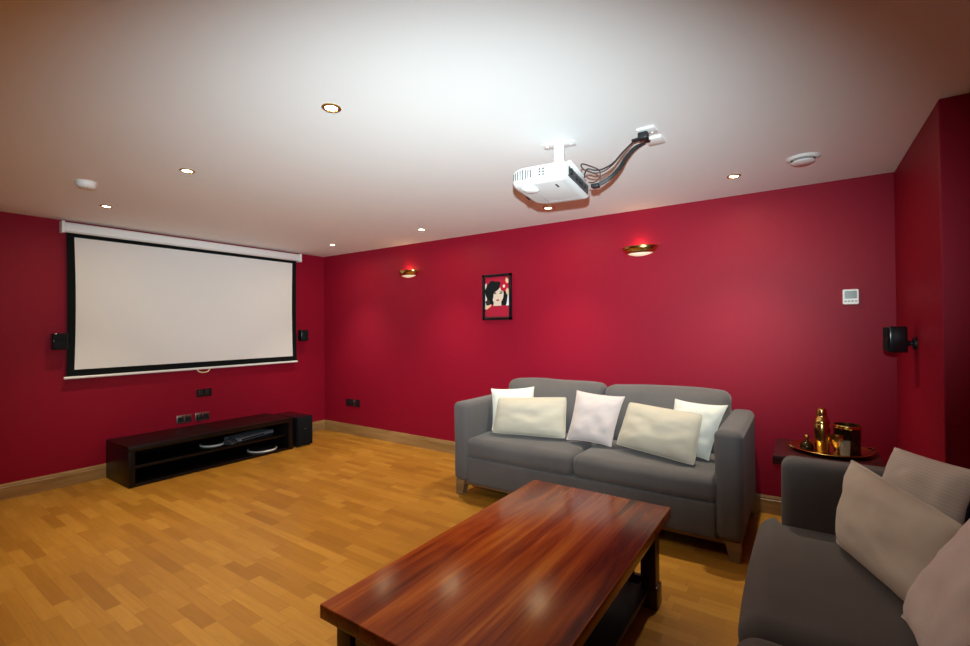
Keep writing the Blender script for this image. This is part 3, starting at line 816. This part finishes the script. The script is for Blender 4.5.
flat([(.006, .03), (.012, -.008), (-.002, -.010)], 6)
ell(.006, -.032, .021, .008, 4); 
for k in range(6): ell(.085+.026*math.cos(k*PI/3), .110+.03*math.sin(k*PI/3), .026, .026, 5, 0, 18)
ell(.085, .110, .014, .016, 8)
ell(.122, .165, .018, .028, 6, .3, wob=.1); ell(.128, .055, .02, .032, 6, .1, wob=.1)
ell(-.11, -.105, .042, .030, 6, .4, wob=.15); ell(-.115, -.055, .03, .03, 3, 0, wob=.1)
flat([(-aw, -ah+.012), (aw, -ah+.012), (aw, -.100), (.07, -.085), (.0, -.108), (-.07, -.09), (-aw, -.14)], 0)
flat([(-aw, -ah), (aw, -ah), (aw, -ah+.012), (-aw, -ah+.012)], 9)
box(b, (-aw-.002, -.006, -ah-.002), (aw+.002, -.002, ah+.002), 0, mat=1)
o = obj('print', b, pm, pc, False)

# ------------------------------------------------------------------ thermostat
th = thing('thermostat', 'small white wall thermostat with grey display by the right corner', 'thermostat', (5.766, 0, 1.587))
b = B(); loft(b, [(rrect(-.044, .044, -.052, .052, .010, .010), 0), (rrect(-.044, .044, -.052, .052, .010, .010), .018), (rrect(-.041, .041, -.049, .049, .010, .010), .022)], 0, Matrix.Rotation(PI/2, 4, 'X')); obj('housing', b, M_whitep, th)
b = B(); box(b, (-.033, -.0235, -.012), (.033, -.0215, .040), .001, 1); obj('display', b, M_lcd, th)
b = B()
for x in (-.028, -.009, .009, .028): box(b, (x-.007, -.0245, -.034), (x+.007, -.0215, -.026), .001, 1)
obj('button', b, M_greybtn, th)

# ------------------------------------------------------------------ lights
def light(name, typ, loc, energy, color, **kw):
    l = bpy.data.lights.new(name, typ); l.energy = energy; l.color = color
    for k, v in kw.items(): setattr(l, k, v)
    o = bpy.data.objects.new(name, l); COL.objects.link(o); o.location = loc; return o
WARM = (1.0, .93, .74)
for i, j in DL_LABEL:
        light('downlight_beam', 'SPOT', (DLX[i], DLY[j], H-.012), 96, WARM, spot_size=math.radians(84), spot_blend=1.0, shadow_soft_size=.022)
for x in (1.632, 4.352):
    light('sconce_bulb', 'POINT', (x, -.05, 2.10), .55, (1.0, .50, .2), shadow_soft_size=.015)

# ------------------------------------------------------------------ camera and its flash gun
F_PX = 459.696
CAM = Vector((5.48334, -4.01771, 1.40209))
yaw, pitch, roll = .602022929, .00873328, -.00865490
f = Vector((-math.sin(yaw)*math.cos(pitch), math.cos(yaw)*math.cos(pitch), math.sin(pitch)))
rt = Vector((math.cos(yaw), math.sin(yaw), 0)); up = rt.cross(f)
r2 = rt*math.cos(roll)+up*math.sin(roll); u2 = -rt*math.sin(roll)+up*math.cos(roll)
cam = bpy.data.cameras.new('camera'); cam.sensor_width = 36; cam.sensor_fit = 'HORIZONTAL'; cam.lens = 36*F_PX/970; cam.clip_start = .02
co = bpy.data.objects.new('camera', cam); COL.objects.link(co)
co.matrix_world = Matrix(((r2.x, u2.x, -f.x, CAM.x), (r2.y, u2.y, -f.y, CAM.y), (r2.z, u2.z, -f.z, CAM.z), (0, 0, 0, 1)))
scene.camera = co
fl = light('flash_gun', 'SPOT', CAM+u2*.15+f*.02, 1010, (.81, .955, 1.0), spot_size=math.radians(120), spot_blend=1.0, shadow_soft_size=.012)
aim = (f*1.0+rt*-.045+Vector((0, 0, .055))).normalized()
fl.rotation_euler = aim.to_track_quat('-Z', 'Y').to_euler()
fl.scale = (.85, .405, 1.0)

w = bpy.data.worlds.new('room_dark'); scene.world = w; w.use_nodes = True
w.node_tree.nodes['Background'].inputs[0].default_value = (0, 0, 0, 1)
vs = scene.view_settings
scene.display_settings.display_device = 'sRGB'
vs.view_transform = 'Standard'; vs.look = 'None'; vs.gamma = 1; vs.use_curve_mapping = False
vs.exposure = .0
scene.cycles.max_bounces = 10; scene.cycles.diffuse_bounces = 6
